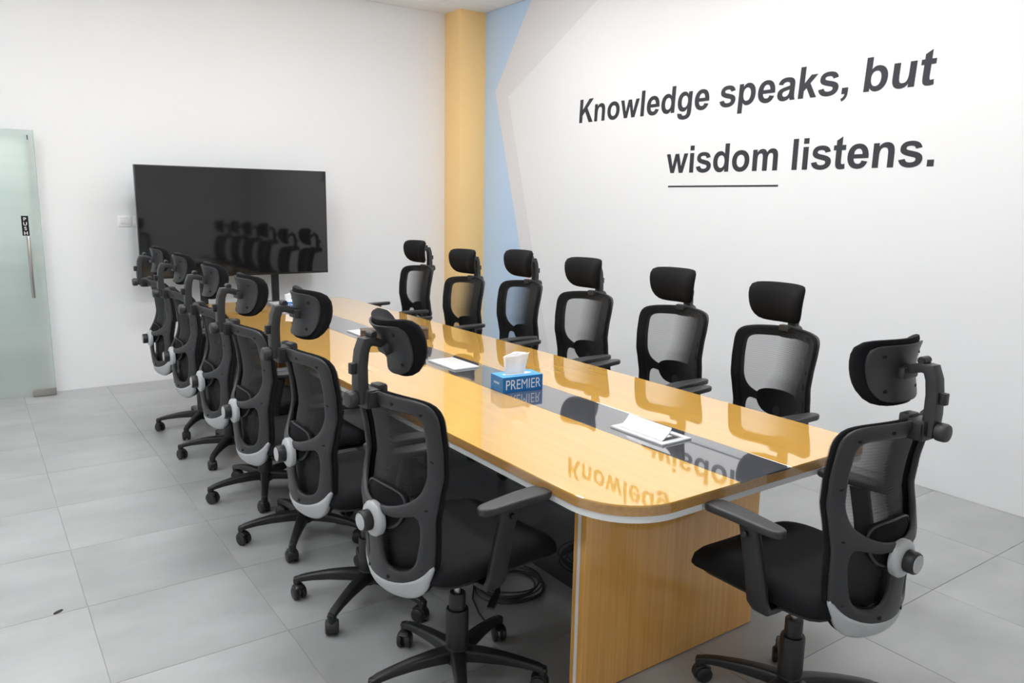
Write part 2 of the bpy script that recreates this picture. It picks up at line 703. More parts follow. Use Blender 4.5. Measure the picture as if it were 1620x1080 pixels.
obj('lock_mark', (MB().box(XD - .002, XD - .0004, .827, .833, 2.005, 2.04), M['sign_black'], 0), door)

# ------------------------------------------------------------------ wall lettering
WALLY = Matrix(((-1, 0, 0, 0), (0, 0, 1, YR + .0006), (0, 1, 0, 0), (0, 0, 0, 1)))
lettering = empty('wall_lettering', (2.5, YR, 1.7))
tag(lettering, 'dark grey motto lettering in two lines on the white wall', 'lettering')
# bold grotesque letterforms as cubic outlines (1000 units to the em): advance, contours
GL = {
    'K': (722, ["M73 0L73 716L218 716L218 398L510 716L705 716L435 437L719 0L532 0L335 335L218 215L218 0Z"]),
    'n': (611, ["M66 0L66 519L193 519L193 443C235 503 290 531 356 531C445 531 538 490 538 322L538 0L401 0L401 265C401 370 390 423 315 423C240 423 203 370 203 235L203 0Z"]),
    'o': (611, ["M40 266C40 410 136 531 306 531C460 531 571 425 571 261C571 95 459 -12 307 -12C165 -12 40 80 40 266Z",
                "M181 259C181 165 232 104 306 104C380 104 430 165 430 260C430 355 380 415 306 415C232 415 181 355 181 259Z"]),
    'w': (778, ["M168 0L4 519L137 519L234 179L323 519L456 519L542 179L641 519L776 519L610 0L478 0L389 333L301 0Z"]),
    'l': (278, ["M72 0L72 716L209 716L209 0Z"]),
    'e': (556, ["M372 165L509 142C475 45 400 -12 291 -12C115 -12 33 110 33 256C33 425 130 531 277 531C440 531 530 420 525 215L180 215C182 140 230 97 293 97C335 97 362 120 372 165Z",
                "M380 304C378 380 335 425 282 425C225 425 183 378 184 304Z"]),
    'd': (611, ["M547 0L420 0L420 76C385 20 330 -12 272 -12C140 -12 41 95 41 262C41 430 137 531 271 531C330 531 375 508 410 458L410 716L547 716Z",
                "M181 271C181 165 225 102 297 102C360 102 411 155 411 256C411 365 365 421 296 421C230 421 181 365 181 271Z"]),
    'g': (611, ["M59 -34L216 -53C220 -85 240 -105 287 -105C350 -105 400 -85 400 -5L400 85C360 28 310 1 258 1C120 1 41 110 41 262C41 430 135 531 262 531C325 531 375 503 416 447L416 519L544 519L544 53C544 -70 520 -120 485 -155C440 -195 375 -210 290 -210C130 -210 59 -150 59 -50Z",
                "M181 270C181 165 225 112 292 112C355 112 406 165 406 267C406 370 358 421 293 421C228 421 181 370 181 270Z"]),
    's': (556, ["M24 148L161 169C172 120 205 93 275 93C345 93 385 115 385 152C385 180 365 190 320 200C130 242 45 275 45 370C45 465 115 531 264 531C405 531 475 485 500 391L371 367C360 410 330 432 267 432C205 432 172 415 172 385C172 355 195 350 345 316C470 287 525 245 525 160C525 65 435 -12 275 -12C130 -12 45 50 24 148Z"]),
    'p': (611, ["M66 519L194 519L194 443C230 500 280 531 341 531C470 531 571 430 571 263C571 90 470 -12 340 -12C285 -12 245 10 203 58L203 -199L66 -199Z",
                "M201 268C201 155 250 99 315 99C380 99 431 150 431 260C431 368 380 420 314 420C248 420 201 370 201 268Z"]),
    'a': (556, ["M174 361L50 383C75 480 145 531 280 531C470 531 508 460 507 340L506 180C506 95 515 50 541 0L405 0C398 18 390 45 387 55C345 12 295 -12 229 -12C110 -12 42 55 42 147C42 250 115 285 250 311C320 324 350 332 370 341L370 355C370 405 345 425 272 425C220 425 192 405 174 361Z",
                "M370 249C345 240 310 233 260 222C205 210 180 190 180 154C180 115 210 88 255 88C310 88 370 125 370 210Z"]),
    'k': (556, ["M66 0L66 716L203 716L203 336L364 519L533 519L355 329L545 0L397 0L267 233L203 166L203 0Z"]),
    ',': (278, ["M61 137L209 137L209 40C209 -70 170 -125 83 -160L54 -100C105 -80 135 -50 138 0L61 0Z"]),
    'b': (611, ["M66 0L66 716L203 716L203 458C240 505 285 531 341 531C475 531 571 430 571 267C571 95 470 -12 342 -12C285 -12 230 15 193 76L193 0Z",
                "M202 270C202 160 250 102 317 102C380 102 431 155 431 262C431 370 385 421 317 421C248 421 202 370 202 270Z"]),
    'u': (611, ["M413 0L413 78C375 20 320 -12 250 -12C150 -12 66 45 66 190L66 519L203 519L203 280C203 150 215 97 289 97C370 97 404 150 404 295L404 519L541 519L541 0Z"]),
    't': (333, ["M310 519L310 410L216 410L216 200C216 120 220 101 255 101C270 101 287 105 308 112L320 6C290 -6 255 -12 216 -12C95 -12 79 55 79 170L79 410L16 410L16 519L79 519L79 622L216 703L216 519Z"]),
    'i': (278, ["M72 0L72 519L209 519L209 0Z", "+M72 589L72 716L209 716L209 589Z"]),
    'm': (889, ["M61 519L187 519L187 448C230 505 280 531 340 531C405 531 445 500 470 445C510 503 560 531 624 531C740 531 789 460 789 335L789 0L652 0L652 297C652 390 640 423 580 423C515 423 494 360 494 265L494 0L357 0L357 285C357 380 348 423 287 423C220 423 198 365 198 267L198 0L61 0Z"]),
    '.': (278, ["M72 0L72 137L209 137L209 0Z"]),
}


def outline(path, k=7):
    import re
    pts, cur = [], None
    for c, args in re.findall(r'([MLC])([^MLCZ]*)', path):
        a = [float(q) / 1000 for q in args.split()]
        if c in 'ML':
            cur = (a[0], a[1])
            pts.append(cur)
        else:
            p0, p1, p2, p3 = cur, (a[0], a[1]), (a[2], a[3]), (a[4], a[5])
            for i in range(1, k + 1):
                t = i / k
                w_ = ((1 - t) ** 3, 3 * t * (1 - t) ** 2, 3 * t * t * (1 - t), t ** 3)
                pts.append(tuple(w_[0] * p0[q] + w_[1] * p1[q] + w_[2] * p2[q] + w_[3] * p3[q] for q in (0, 1)))
            cur = p3
    q = []
    for p in pts:
        if not q or math.dist(p, q[-1]) > 1e-5:
            q.append(p)
    if math.dist(q[0], q[-1]) < 1e-5:
        q.pop()
    return q


def glyph(ch, f, depth):
    """flat letter with thickness; f maps (x, y, z) to the wall"""
    loops = [outline(p) for p in GL[ch][1]]
    plus = [p.startswith('+') for p in GL[ch][1]]
    outs = [loops[0]] + [l for l, q in zip(loops[1:], plus[1:]) if q]
    holes = [l for l, q in zip(loops[1:], plus[1:]) if not q]
    pts, edges = [], []
    for L in loops:
        n0 = len(pts)
        pts += L
        edges += [(n0 + i, n0 + (i + 1) % len(L)) for i in range(len(L))]
    V, E_, F_, _a, _b, _c = delaunay_2d_cdt([Vector(p) for p in pts], edges, [], 0, 1e-7)
    fs = []
    for t in F_:
        c = (sum(V[i][0] for i in t) / len(t), sum(V[i][1] for i in t) / len(t))
        if any(inside(c, o_) for o_ in outs) and not any(inside(c, h_) for h_ in holes):
            fs.append(list(t))
    n = len(V)
    vs_ = [f(v[0], v[1], depth) for v in V] + [f(v[0], v[1], 0) for v in V]
    have = {(a, b) for t in fs for a, b in zip(t, t[1:] + t[:1])}
    side = [[a, b, b + n, a + n] for (a, b) in have if (b, a) not in have]
    return MB().add(vs_, fs + side)


words = [('Knowledge', 4.059, 2.607, 2.290, .05, .272), ('speaks,', 2.509, 1.517, 2.290, .05, .272), ('but', 1.415, .999, 2.288, .05, .272),
         ('wisdom', 2.992, 1.982, 1.8425, .01, .274), ('listens.', 1.870, .949, 1.8425, .01, .276)]
for w, xl, xr, zb, sh, em in words:
    adv, pos = 0.0, []
    for ch in w:
        pos.append(adv)
        adv += GL[ch][0] / 1000
    first = min(p[0] for p in outline(GL[w[0]][1][0]))
    last = pos[-1] + max(p[0] for p in outline(GL[w[-1]][1][0]))
    sx = (xl - xr) / (last - first)
    for ch, a in zip(w, pos):
        def f(x, y, z, a=a):
            return Vector((xl - (a + x - first) * sx - y * em * sh, YR + .0004 + z, zb + y * em)) - lettering.location
        obj('letter', (glyph(ch, f, .0015), M['letter'], 0), lettering)
obj('underline', (MB().box(1.9635, 2.962, YR + .0003, YR + .0018, 1.736, 1.748), M['letter'], 0), lettering,
    -lettering.location)

# ------------------------------------------------------------------ switch plates
for k, (y0, y1, n, lab) in enumerate([(.131, .231, 4, 'white wall switch plate left of the television'),
                                      (.02, .115, 3, 'white wall switch plate half hidden behind the television edge')]):
    sp_ = empty('switch_plate', (XB, (y0 + y1) / 2, 1.39))
    tag(sp_, lab, 'switch')
    w = (y1 - y0) / 2
    obj('cover', (MB().box(-.010, 0, -w, w, -.045, .045, .003), M['switch'], 20), sp_)
    obj('surround', (MB().box(-.0125, -.009, -w + .017, w - .017, -.026, .026, .001), M['switch_gap'], 0), sp_)
    for i in range(n):
        p_ = (w - .019) * 2 / n
        y = -w + .019 + p_ * (i + .5)
        obj('rocker', (MB().box(-.016, -.012, y - p_ * .43, y + p_ * .43, -.022, .022, .001), M['switch'], 0), sp_)

# ------------------------------------------------------------------ television on a stand
tv = empty('television', (5.56, -.66, 0))
tag(tv, 'large black flat television on a dark twin-post stand before the back wall', 'television')
obj('housing', (MB().box(-.010, .035, -.799, .799, .926, 1.846, .004), M['tv_edge'], 20), tv)
obj('bezel', (MB().box(-.014, -.009, -.799, .799, .926, 1.846, .001), M['bezel'], 20), tv)
obj('screen', (MB().box(-.0155, -.013, -.790, .790, .942, 1.838), M['screen'], 0), tv)
obj('rear_cover', (MB().box(.03, .075, -.6, .6, .97, 1.55, .02), M['bezel'], 20), tv)
for y in (-.32, .30):
    obj('stand_post', (MB().box(.035, .075, y - .03, y + .03, .05, 1.30, .003), M['bezel'], 20), tv)
obj('stand_base', (MB().box(-.22, .22, -.42, .42, .02, .06, .006), M['bezel'], 20), tv)
for sx_ in (-.17, .17):
    for y in (-.36, .36):
        obj('caster', (MB().lathe([(.018, -.012), (.022, -.008), (.022, .008), (.018, .012)], 14,
                                  Matrix.Translation((sx_, y, .022)) @ Matrix.Rotation(PI / 2, 4, 'X')), M['bezel']), tv)

# ------------------------------------------------------------------ conference table
ZT = .7645
TX, TX1, TYL, TYR = .1227, 5.0335, -.1181, -1.3712
IN0, IN1 = -.6228, -.8803


def round_rect(x0, x1, y0, y1, r, n=10, near_right=None):
    pts = []
    nr = r if near_right is None else near_right
    for (sx, sy, a0, q) in ((1, 1, 0, r), (-1, 1, 90, r), (-1, -1, 180, nr), (1, -1, 270, r)):
        cx = (x1 - q) if sx > 0 else (x0 + q)
        cy = (y1 - q) if sy > 0 else (y0 + q)
        for k in range(n + 1):
            a = math.radians(a0 + 90 * k / n)
            pts.append((cx + q * math.cos(a), cy + q * math.sin(a)))
    return pts


def slab(outline, z0, z1, bev=.0):
    mb_ = MB()
    n = len(outline)
    cx = sum(p[0] for p in outline) / n
    cy = sum(p[1] for p in outline) / n
    rings = [(z0, 0), (z1 - bev, 0), (z1, bev)] if bev else [(z0, 0), (z1, 0)]
    vs_ = []
    for z, e in rings:
        for i, (x, y) in enumerate(outline):
            a, b = outline[i - 1], outline[(i + 1) % n]
            tx, ty = b[0] - a[0], b[1] - a[1]
            q = math.hypot(tx, ty) or 1
            vs_.append((x - ty / q * e, y + tx / q * e, z))
    fs = [list(range(n - 1, -1, -1)), [(len(rings) - 1) * n + k for k in range(n)]]
    for l in range(len(rings) - 1):
        for k in range(n):
            fs.append([l * n + k, l * n + (k + 1) % n, (l + 1) * n + (k + 1) % n, (l + 1) * n + k])
    mb_.add(vs_, fs)
    return mb_


table = empty('conference_table', (TX, (TYL + TYR) / 2, 0))
tag(table, 'long glossy oak conference table with a dark grey centre strip', 'table')
inv = -table.location
# oak top: two boards either side of the inlay; edge band all round is their darker side
ol = round_rect(TX, TX1, TYR, TYL, .22, 12, .09)
outl = [p for p in ol]


def clip_half(poly, yv, keep_above):
    out_ = []
    n = len(poly)
    for i in range(n):
        a, b = poly[i], poly[(i + 1) % n]
        ia, ib = (a[1] >= yv) == keep_above, (b[1] >= yv) == keep_above
        if ia:
            out_.append(a)
        if ia != ib:
            t = (yv - a[1]) / (b[1] - a[1])
            out_.append((a[0] + (b[0] - a[0]) * t, yv))
    return out_


obj('top_board', (slab(clip_half(ol, IN0, True), ZT - .006, ZT, .0012), M['wood_top'], 0), table, inv)
obj('top_board', (slab(clip_half(ol, IN1, False), ZT - .006, ZT, .0012), M['wood_top'], 0), table, inv)
obj('centre_inlay', (slab([(TX + .0008, IN1 + .0004), (TX1 - .0008, IN1 + .0004), (TX1 - .0008, IN0 - .0004), (TX + .0008, IN0 - .0004)],
                          ZT - .006, ZT), M['inlay'], 0), table, inv)
obj('edge_band', (slab(ol, ZT - .034, ZT - .0061), M['wood_edge'], 25), table, inv)
obj('white_edge_strip', (slab(round_rect(TX + .004, TX1 - .004, TYR + .004, TYL - .004, .216, 12, .086), ZT - .056, ZT - .0341),
                         M['white_edge'], 25), table, inv)
ZU = ZT - .0561
for x0, s_ in ((.398, 1), (4.76, -1)):
    ep = obj('end_panel', (MB().box(min(x0, x0 + .026 * s_), max(x0, x0 + .026 * s_), -1.108, -.240, .004, ZU, .0015), M['wood_panel'], 0),
             table, inv)
    a, b = x0 + .0262 * s_, x0 + .044 * s_
    obj('white_edge_strip', (MB().box(min(a, b), max(a, b), -1.106, -.243, .004, ZU), M['white_edge'], 0), ep)
    a, b = x0 + .0442 * s_, x0 + .058 * s_
    obj('rear_board', (MB().box(min(a, b), max(a, b), -1.108, -.240, .004, ZU), M['wood_panel'], 0), ep)
    obj('leveling_strip', (MB().box(min(x0 + .004 * s_, b), max(x0 + .004 * s_, b), -1.10, -.25, 0, .004), M['dark_panel'], 0), ep)
obj('modesty_panel', (MB().box(.457, 4.701, -.715, -.69, .0, ZU), M['dark_panel'], 0), table, inv)

# ------------------------------------------------------------------ flip-up socket boxes in the inlay
def socket(x0, open_lid, label):
    t = empty('table_socket_box', (x0 + .137, -.750, ZT))
    tag(t, label, 'socket box', 'aluminium socket boxes set in the table')
    fr = MB()
    fr.box(-.137, .137, .050, .075, 0, .008, .0015)
    fr.box(-.137, .137, -.075, -.050, 0, .008, .0015)
    fr.box(-.137, -.112, -.0502, .0502, 0, .008, .0015)
    fr.box(.112, .137, -.0502, .0502, 0, .008, .0015)
    obj('frame', (fr, M['alu'], 20), t)
    obj('cavity_sheet', (MB().box(-.111, .111, -.049, .049, .0004, .002), M['cavity_shade'], 0), t)  # flat dark sheet, its colour standing in for shade inside the box
    for k in range(3):
        obj('socket', (MB().box(-.075 + .06 * k, -.03 + .06 * k, -.04, -.005, .002, .0035), M['switch'], 0), t)
    # lid hinged along its long edge nearest the left chairs, curved to a lip
    path = [(-.0, 0), (.018, .001), (.036, .004), (.050, .009), (.060, .015)]
    lid = MB()
    vs_, fs = [], []
    for x in (-.110, .110):
        for (u, v) in path:
            vs_.append((x, -u, v))
        for (u, v) in reversed(path):
            vs_.append((x, -u, v + .004))
    n = len(path) * 2
    for k in range(n):
        fs.append([k, (k + 1) % n, n + (k + 1) % n, n + k])
    fs += [list(range(n)), [n + k for k in range(n)][::-1]]
    lid.add(vs_, fs)
    if open_lid:
        lo = obj('lid', (lid, M['alu'], 30), t, (-.0, .049, .006), (math.radians(-27), 0, 0))
    else:
        lo = obj('lid', (MB().box(-.1115, .1115, -.0495, .0495, .0025, .008, .001), M['alu'], 20), t)
    return t


socket(.5037, True, 'aluminium socket box with its lid flipped open, nearest the lettered table end')
socket(1.9347, False, 'closed aluminium socket box just beyond the near blue tissue box')
socket(3.015, False, 'closed aluminium socket box beside the dark brown box')
socket(4.60, False, 'closed aluminium socket box beside the far small blue tissue box')

# ------------------------------------------------------------------ tissue boxes
def tissue_box(loc, rz, label):
    t = empty('tissue_box', loc, rz)
    tag(t, label, 'tissue box', 'blue tissue boxes on the table')
    L, W, Hh = .104, .057, .070
    obj('carton', (MB().box(-L, L, -W, W, 0, Hh, .0012), M['blue_box'], 0), t)
    obj('carton_top', (MB().box(-L + .001, L - .001, -W + .001, W - .001, Hh, Hh + .0008), M['blue_top'], 0), t)
    # slot film
    obj('slot_film', (plate(chaikin([(-.075, -.02), (.075, -.02), (.075, .02), (-.075, .02)], 2), [],
                            lambda u, v: (Vector((u, v, Hh + .001)), Vector((0, 0, 1))), .0008, 0, .002, .03, .012, 1.0),
                      M['print_white'], 0), t)
    # lettering on the long side and on the end
    me, (a, b, c, d) = text_mesh('PREMIER', -.004, M['print_white'], 0, 'lettering')
    s1, s2 = .180 / (b - a), .044 / (d - c)
    me.transform(Matrix.Translation((.003, -W - .0004, .013)) @ Matrix.Rotation(PI / 2, 4, 'X') @ Matrix.Diagonal((s1, s2, 1, 1))
                 @ Matrix.Translation((-(a + b) / 2, -c, 0)))
    obj('lettering', me, t)
    me, (a, b, c, d) = text_mesh('PREMIER', 0, M['print_white'], 0, 'lettering')
    s1 = .052 / (b - a)
    me.transform(Matrix.Translation((-L - .0004, 0, .034)) @ WALLX @ Matrix.Diagonal((s1, s1, 1, 1)) @ Matrix.Translation((-(a + b) / 2, -c, 0)))
    obj('lettering', me, t)
    # upright folded tissue: two wavy leaves meeting in the slot
    mbt = MB()
    nu, nv = 14, 10
    for side in (-1, 1):
        vs_, fs = [], []
        for i in range(nu + 1):
            for j in range(nv + 1):
                u, v = i / nu * 2 - 1, j / nv
                x = u * (.048 + .014 * v) + .004 * v
                y = side * (.003 + .010 * v * (1 - .35 * v)) + .007 * math.sin(u * 2.6 + 1.2) * v + .004 * math.sin(u * 7 + side) * v * v
                z = Hh + .001 + v * (.092 + .006 * math.sin(u * 2.2 + side)) - .010 * max(0, -u - .6) * v
                vs_.append((x - .012, y, z))
        for i in range(nu):
            for j in range(nv):
                a = i * (nv + 1) + j
                fs.append([a, a + nv + 1, a + nv + 2, a + 1])
        mbt.add(vs_, fs)
    # fold over the top joining the leaves
    me = mbt.mesh('tissue', M['tissue'], 60)
    ts = obj('tissue', me, t)
    sm = ts.modifiers.new('thickness', 'SOLIDIFY')
    sm.thickness = .0012
    return t


ang = math.atan2(-.2067, -.0205)
cx_, cy_ = 1.4244, -.6193
rx, ry = math.cos(ang), math.sin(ang)
tissue_box((cx_ + rx * .104 - ry * .057, cy_ + ry * .104 + rx * .057, ZT), ang,
           'blue tissue box with a white tissue standing up, larger and nearer of two')
ft = tissue_box((4.53, -.745, ZT), ang - .15, 'small far blue tissue box near the television end of the table')
ft.scale = (.66, .66, .66)

# dark brown box across the table
bang = math.atan2(-.970 + .611, 2.786 - 2.904)
bb = empty('desk_box', (2.845 - math.sin(bang) * .05, -.790 + math.cos(bang) * .05, ZT), bang)
tag(bb, 'long dark brown box lying across the table behind the nearest left headrest', 'box')
obj('box_body', (MB().box(-.190, .215, -.05, .05, 0, .056, .006), M['brown'], 30), bb)
obj('box_lid', (MB().box(-.192, .217, -.052, .052, .0565, .068, .005), M['brown'], 30), bb)

# ------------------------------------------------------------------ cable coil and scrap on the floor
mbc = MB()
cpts = []
for i in range(7 * 36 + 1):
    a = 2 * PI * i / 36
    r_ = .126 + .014 * math.sin(a * .37 + 1) + .007 * math.sin(a * 1.7)
    cpts.append((1.125 + r_ * math.cos(a) + .012 * math.sin(a * .21), -.47 + r_ * 1.02 * math.sin(a), .005 + .0062 * i / 36 + .002 * math.sin(a * 3)))
tail = [(1.20, -.40, .01), (1.12, -.30, .006), (1.03, -.25, .006), (.96, -.22, .006), (.90, -.25, .006)]
mbc.sweep([(p[0], p[1], p[2]) for p in cpts], [(x * .0035, y * .0035) for x, y in CS[::2]])
mbc.sweep([(cpts[0][0], cpts[0][1], .006), (1.24, -.36, .006), (1.14, -.29, .006), (1.03, -.25, .006), (.95, -.235, .006), (.89, -.25, .006)],
          [(x * .0035, y * .0035) for x, y in CS[::2]])
tag(obj('cable_coil', (mbc, M['cable'], 60)), 'coil of black cable lying on the floor under the table', 'cable')
tag(obj('floor_scrap', (plate(chaikin([(-.022, -.006), (.010, -.010), (.026, .002), (.004, .010), (-.018, .006)], 2), [],
                              lambda u, v: (Vector((u, v, .001)), Vector((0, 0, 1))), .003, .0005, .003, .01, .006), M['scrap'], 40),
        None, (1.946, 1.112, 0), (0, 0, -1.0)), 'tiny dark scrap lying on the grey floor tiles', 'scrap')

# ------------------------------------------------------------------ the mesh office chair
SPINE = [(.40, .262), (.44, .286), (.50, .302), (.60, .311), (.70, .311), (.76, .300), (.83, .285), (.90, .291), (.98, .306), (1.07, .324)]
CURV = [(.40, 2.6), (.54, 2.5), (.70, 2.0), (.85, 1.75), (1.02, 1.65)]


def back_surf(off=0.0):
    def f(u, v):
        b = interp(SPINE, v) - interp(CURV, v) * u * u + off
        g = -2 * interp(CURV, v) * u
        # outward normal of y = -b: towards the rear (-y)
        db = (interp(SPINE, v + .004) - interp(SPINE, v - .004)) / .008
        n = Vector((-g, -1, 0)) if False else Vector((-g, -1.0, db * 1.0))
        n.normalize()
        return Vector((u, -b, v)), n
    return f


HALF = [(0, .424), (.07, .425), (.122, .438), (.155, .470), (.172, .510), (.184, .552), (.194, .61), (.200, .69), (.206, .79),
        (.212, .89), (.217, .97), (.217, 1.012), (.209, 1.038), (.188, 1.054), (.14, 1.062), (.05, 1.068), (0, 1.068)]
OUT = chaikin(mirror_x(HALF), 2)
WIN = chaikin(mirror_x([(0, .716), (.05, .718), (.10, .732), (.142, .757), (.160, .785), (.168, .84), (.174, .93), (.177, .988),
                        (.162, 1.014), (.10, 1.019), (0, 1.021)]), 2)
LOW = [(.034, .698), (.075, .690), (.125, .703), (.153, .712), (.162, .680), (.157, .625), (.140, .555), (.116, .527),
       (.072, .520), (.044, .532), (.034, .575)]
LOWR = chaikin(LOW, 2)
LOWL = [(-x, y) for x, y in reversed(LOWR)]


def build_chair():
    root = empty('mesh_office_chair')
    base_parts = []
    # --- five-spoke base with casters
    for k in range(5):
        a = 2 * PI * k / 5
        leg = MB()
        path = [(.02, 0, .105), (.08, 0, .107), (.16, 0, .103), (.23, 0, .094), (.275, 0, .085), (.302, 0, .074)]
        leg.sweep(path, RS, sizes=[(.027, .024), (.024, .022), (.020, .018), (.017, .014), (.016, .012), (.014, .010)])
        leg.lathe([(.012, .046), (.015, .05), (.017, .075), (.015, .087), (.009, .090)], 12, Matrix.Translation((.292, 0, 0)))
        lo = obj('leg', (leg, M['plastic_dark'], 45), root, (0, 0, 0), (0, 0, a))
        cs = MB()
        sw = Matrix.Translation((.292, 0, .0285)) @ Matrix.Rotation(.9 * math.sin(k * 2.3), 4, 'Z')
        for y in (-.0155, .0155):
            cs.lathe([(.010, -.010), (.022, -.010), (.0275, -.006), (.0285, 0), (.0275, .006), (.022, .010), (.010, .010)], 20,
                     sw @ Matrix.Translation((-.012, y, 0)) @ Matrix.Rotation(PI / 2, 4, 'X'))
        # hood between and over the wheels
        hood = []
        for i in range(9):
            t_ = math.radians(-15 + 150 * i / 8)
            hood.append((-.012 + .031 * math.cos(t_), 0, .031 * math.sin(t_)))
        hb = MB().sweep(hood, [(x * .016, y * .0035) for x, y in RS], upv=Vector((0, 1, 0)),
                        sizes=[(.25, 5)] * 9)
        cs.add([sw @ v for v in hb.v], hb.f)
        obj('caster', (cs, M['plastic_dark'], 40), lo)
        base_parts.append(lo)
    hub = obj('base_hub', (MB().lathe([(.030, .070), (.040, .078), (.042, .128), (.040, .134), (.036, .136)], 24), M['plastic_dark']), root)
    gl = obj('gas_lift', (MB().lathe([(.0385, .13), (.0385, .262), (.036, .268), (.028, .268), (.028, .322), (.025, .326)], 24),
                          M['plastic_dark']), root)
    obj('piston', (MB().lathe([(.012, .32), (.012, .45)], 16), M['steel']), gl)
    base_parts += [hub, gl]
    # --- mechanism, lever
    obj('tilt_mechanism', (MB().box(-.07, .07, -.13, .11, .420, .474, .012).box(-.04, .04, -.255, -.10, .436, .464, .008), M['plastic_dark'], 30), root)
    lv = MB()
    lp = [(.06, .03, .442), (.12, .035, .438), (.17, .03, .428), (.20, .01, .408), (.215, -.02, .390), (.232, -.045, .383)]
    lv.sweep(lp, RS, sizes=[(.006, .005), (.006, .005), (.006, .005), (.009, .005), (.014, .005), (.012, .004)])
    obj('height_lever', (lv, M['plastic_dark'], 45), root)
    # --- seat
    plan = chaikin(mirror_x([(0, -.235), (.12, -.235), (.20, -.225), (.235, -.19), (.245, -.10), (.252, .05), (.252, .16), (.235, .235),
                             (.18, .272), (.09, .285), (0, .287)]), 2)

    def seat_surf(u, v):
        z = .500 - .035 * max(0, (v - .10) / .19) ** 2 + .10 * u * u - .008 * (1 - min(1, (u / .2) ** 2))
        return Vector((u, v, z)), Vector((0, 0, 1))
    obj('seat_cushion', (plate(plan, [], seat_surf, .052, .020, .065, .035, .025, .08), M['fabric'], 60), root)
    plan2 = [(x * .88, y * .88) for x, y in plan]

    def shell_surf(u, v):
        P, N = seat_surf(u, v)
        return P - Vector((0, 0, .026)), N
    obj('seat_shell', (plate(plan2, [], shell_surf, .008, .010, .03, .06, .03, .3), M['plastic_dark'], 50), root)
    # --- armrests
    for s in (-1, 1):
        post = MB()
        px = .272 * s
        path = [(px * .45, -.056, .468), (px * .80, -.056, .468), (px * .94, -.058, .473), (px, -.058, .498), (px * 1.01, -.050, .55),
                (px * 1.01, -.035, .62), (px * 1.01, -.016, .70), (px * 1.01, -.012, .722)]
        sec = [(x, y) for x, y in RS]
        # a flat upright: wide front to back, thin sideways
        vs_, fs = [], []
        n = len(path)
        K = len(sec)
        for i, p in enumerate(path):
            p = Vector(p)
            t_ = Vector(path[min(i + 1, n - 1)]) - Vector(path[max(i - 1, 0)])
            t_.normalize()
            fr = Vector((0, 1, 0))
            fr = (fr - t_ * fr.dot(t_)).normalized()
            sd = t_.cross(fr)
            wd = (.030, .030, .031, .034, .033, .031, .031, .033)[i]
            for (x, y) in sec:
                vs_.append(p + fr * x * wd + sd * y * .013)
        for i in range(n - 1):
            for j in range(K):
                fs.append([i * K + j, i * K + (j + 1) % K, (i + 1) * K + (j + 1) % K, (i + 1) * K + j])
        fs += [list(range(K)), [(n - 1) * K + j for j in range(K)]]
        post.add(vs_, fs)
        po = obj('armrest_post', (post, M['plastic_dark'], 45), root)
        obj('height_button', (MB().lathe([(.008, 0), (.010, .002), (.010, .010), (.008, .012)], 12,
                                         Matrix.Translation((px * 1.01 + .010 * s, -.010, .692)) @ Matrix.Rotation(PI / 2 * s, 4, 'Y')),
                              M['plastic_dark']), po)
        pad = chaikin([(-.026, -.142), (.026, -.142), (.032, -.05), (.038, .06), (.038, .125), (.020, .133), (-.020, .133), (-.038, .125),
                       (-.038, .06), (-.032, -.05)], 2)
        rot = math.radians(4) * s
        ca, sa = math.cos(rot), math.sin(rot)

        def pad_surf(u, v, s=s, ca=ca, sa=sa):
            return Vector((.284 * s + u * ca - v * sa, u * sa + v * ca, .739 - .006 * max(0, v / .13) ** 2)), Vector((0, 0, 1))
        obj('armrest_pad', (plate(pad, [], pad_surf, .011, .014, .009, .03, .014, .5), M['plastic'], 45), root)
    # --- backrest
    fr = obj('backrest_frame', (plate(OUT, [WIN, LOWR, LOWL], back_surf(-.006), .010, .010, .016, .03, .014, .3), M['plastic'], 50), root)
    sf = back_surf(.0045)
    for (u, v) in ((.10, 1.041), (.182, 1.020), (.191, .88), (.182, .73), (.179, .64), (.160, .545), (.055, .497)):
        for s in (-1, 1):
            P, N = sf(u * s, v)
            q = N.to_track_quat('Z', 'Y').to_matrix().to_4x4()
            obj('screw', (MB().lathe([(.0058, -.002), (.0062, .0006), (.004, .0009)], 10, Matrix.Translation(P) @ q), M['hole'], 0), fr)
    BO = [(x * 1.0, .408 + (y - .408) * 1.0) for x, y in OUT]
    BI = chaikin(mirror_x([(0, .515), (.09, .518), (.14, .55), (.163, .62), (.166, .72), (.176, .93), (.180, .99), (.165, 1.018), (.10, 1.024), (0, 1.026)]), 2)
    obj('fabric_border', (plate(BO, [BI], back_surf(-.025), .010, .010, .012, .04, .016, .3), M['border'], 50), root)
    obj('mesh_panel', (plate([(x * .975, .74 + (y - .74) * .975) for x, y in OUT], [], back_surf(-.036), .0006, .0006, .001, .035, .022, 1), M['mesh'], 60), root)
    padL = chaikin([(-.105, .685), (-.06, .640), (.06, .640), (.105, .685), (.112, .745), (.07, .772), (-.07, .772), (-.112, .745)], 2)
    lp_ = obj('lumbar_pad', (plate(padL, [], back_surf(-.026), .009, .008, .014, .03, .018, .3), M['fabric'], 50), root)
    obj('pad_rim', (plate(padL, [[(x * .93, .727 + (y - .727) * .9) for x, y in padL]], back_surf(-.0165), .003, .003, .003, .05, .018, .5),
                    M['plastic'], 50), lp_)
    obj('pad_stem', (MB().lathe([(.022, 0), (.022, .03)], 16, Matrix.Translation((0, -.300, .672)) @ Matrix.Rotation(-PI / 2, 4, 'X')), M['plastic_dark']), lp_)
    # lumbar dial: silver collar, black knob, grey cap
    P, N = back_surf(.003)(0, .668)
    q = Matrix.Translation(P) @ N.to_track_quat('Z', 'Y').to_matrix().to_4x4()
